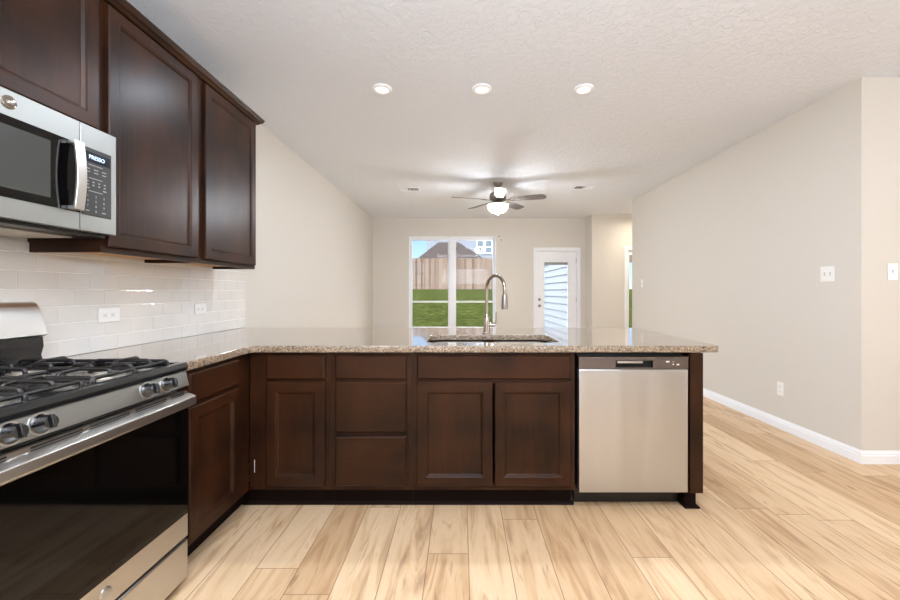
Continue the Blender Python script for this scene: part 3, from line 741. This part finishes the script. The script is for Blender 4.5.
plate('light_switch', 'white double light switch on the right wall near its corner', 'light switch', (XR, 3.012, 1.345), -PI/2, .118, .118, 'double')
plate('light_switch', 'small white light switch at the far end of the right wall', 'light switch', (XR, 6.10, 1.34), -PI/2, .072, .118, 'single')
plate('light_switch', 'white single light switch on the wall at the far right edge', 'light switch', (3.035, 2.76, 1.35), 0, .072, .118, 'single')
for dx_, dz_ in ((0, 0), (.045, -.075)):
    tag(MB().lathe([(.001, 0), (.014, 0), (.012, -.012), (.001, -.014)], (.775+dx_, YF-.0003, 2.345+dz_), 'y', 14).build('wall_hook', M['nickel'], smooth=40),
        'tiny dark screw hook by the window top corner, '+('upper one' if dz_ == 0 else 'lower one'), 'hook', 'window hooks')

# ------------------------------------------------------------------ ceiling lamps, vents, fan
def puck(loc, label):
    t = thing('ceiling_light', label, 'ceiling light', loc, 0, 'round ceiling lights')
    MB().lathe([(.050, 0), (.072, 0), (.072, -.010), (.066, -.016), (.054, -.016), (.050, -.008)], n=36).build('trim_ring', M['trim'], t, smooth=40)
    MB().lathe([(.001, -.006), (.0495, -.006), (.0495, -.012), (.035, -.017), (.001, -.019)], n=36).build('lens', M['lens'], t, smooth=50)
    return t
puck((-.586, 2.91, ZC-.0005), 'round white ceiling light, left of the row of three')
puck((.156, 2.91, ZC-.0005), 'round white ceiling light, middle of the row of three')
puck((.912, 2.91, ZC-.0005), 'round white ceiling light, right of the row of three')
def spot(x, y, e):
    d = bpy.data.lights.new('lamp_glow', 'AREA'); d.shape = 'DISK'; d.size = .10; d.energy = e; d.color = (.86, .95, 1.08)
    o = bpy.data.objects.new('lamp_glow', d); COL.objects.link(o); o.location = (x, y, ZC-.022)
for x in (-.586, .156, .912): spot(x, 2.91, 5)
def vent(x, y, w_, d_, label):
    t = thing('ceiling_vent', label, 'vent', (x, y, ZC-.0005), 0, 'ceiling vents')
    f = MB(); q = .022
    f.box(-w_/2, -w_/2+q, -d_/2, d_/2, -.008, 0).box(w_/2-q, w_/2, -d_/2, d_/2, -.008, 0).box(-w_/2+q, w_/2-q, -d_/2, -d_/2+q, -.008, 0).box(-w_/2+q, w_/2-q, d_/2-q, d_/2, -.008, 0).box(-.006, .006, -d_/2+q, d_/2-q, -.008, 0)
    f.build('vent_frame', M['trim'], t)
    MB().box(-w_/2+q, w_/2-q, -d_/2+q, d_/2-q, -.001, 0).build('duct_opening', M['slot'], t)
    s_ = MB(); k = -w_/2+q+.008
    while k < w_/2-q-.01:
        if abs(k) > .012:
            e = .012 if k > 0 else -.012
            s_.prism([(k, -.0015), (k+.0015, -.0015), (k+e+.0015, -.010), (k+e, -.010)], 'y', -d_/2+q, d_/2-q)
        k += .018
    s_.build('louvers', M['trim'], t)
vent(-.75, 5.76, .30, .20, 'white ceiling vent left of the fan')
vent(1.77, 5.66, .30, .20, 'white ceiling vent right of the fan')

fan = thing('ceiling_fan', 'five blade brushed nickel ceiling fan with lit glass bowl', 'ceiling fan', (.51, 5.43, ZC-.0005))
MB().lathe([(.001, 0), (.068, 0), (.066, -.015), (.050, -.045), (.026, -.062), (.001, -.062)], n=32).build('canopy', M['nickel'], fan, smooth=40)
MB().lathe([(.001, -.058), (.013, -.058), (.013, -.13), (.001, -.13)], n=16).build('downrod', M['nickel'], fan, smooth=40)
MB().lathe([(.001, -.118), (.03, -.120), (.075, -.135), (.105, -.150), (.115, -.175), (.115, -.222), (.100, -.245), (.07, -.262), (.05, -.275), (.05, -.295), (.001, -.295)], n=40).build('motor_housing', M['nickel'], fan, smooth=40)
lk = MB().lathe([(.001, -.290), (.085, -.290), (.138, -.304), (.143, -.3125), (.001, -.3125)], n=40).build('light_fitter', M['nickel'], fan, smooth=40)
MB().lathe([(.001, -.313), (.138, -.3135), (.139, -.322), (.134, -.350), (.110, -.385), (.070, -.410), (.03, -.422), (.001, -.424)], n=40).build('glass_bowl', M['bowl'], fan, smooth=50, label='glowing frosted glass bowl')
MB().lathe([(.001, -.422), (.012, -.422), (.010, -.432), (.005, -.44), (.008, -.446), (.001, -.452)], n=16).build('finial', M['nickel'], fan, smooth=40)
for deg in (-20, 52, 124, 196, 268):
    a = math.radians(deg)
    def xf(p, tw=-0.22):
        x, y, z = p; y, z = y*math.cos(tw)-z*math.sin(tw), y*math.sin(tw)+z*math.cos(tw)
        return (x*math.cos(a)-y*math.sin(a), x*math.sin(a)+y*math.cos(a), z-.243)
    prof = [(.18, .050), (.22, .058), (.40, .066), (.56, .071), (.625, .068), (.650, .050), (.660, .02)]
    out = [(x, y) for x, y in prof]+[(x, -y) for x, y in reversed(prof)]
    bl = MB().loops([[xf((x, y, -.003)) for x, y in out], [xf((x, y, .003)) for x, y in out]]).build('fan_blade', M['blade'], fan)
    ar = [(.085, .022), (.14, .014), (.18, .030), (.235, .030), (.235, -.030), (.18, -.030), (.14, -.014), (.085, -.022)]
    MB().loops([[xf((x, y, -.009), .1*-1 if x < .16 else -.22) for x, y in ar], [xf((x, y, -.0035), .1*-1 if x < .16 else -.22) for x, y in ar]]).build('blade_arm', M['nickel'], bl)
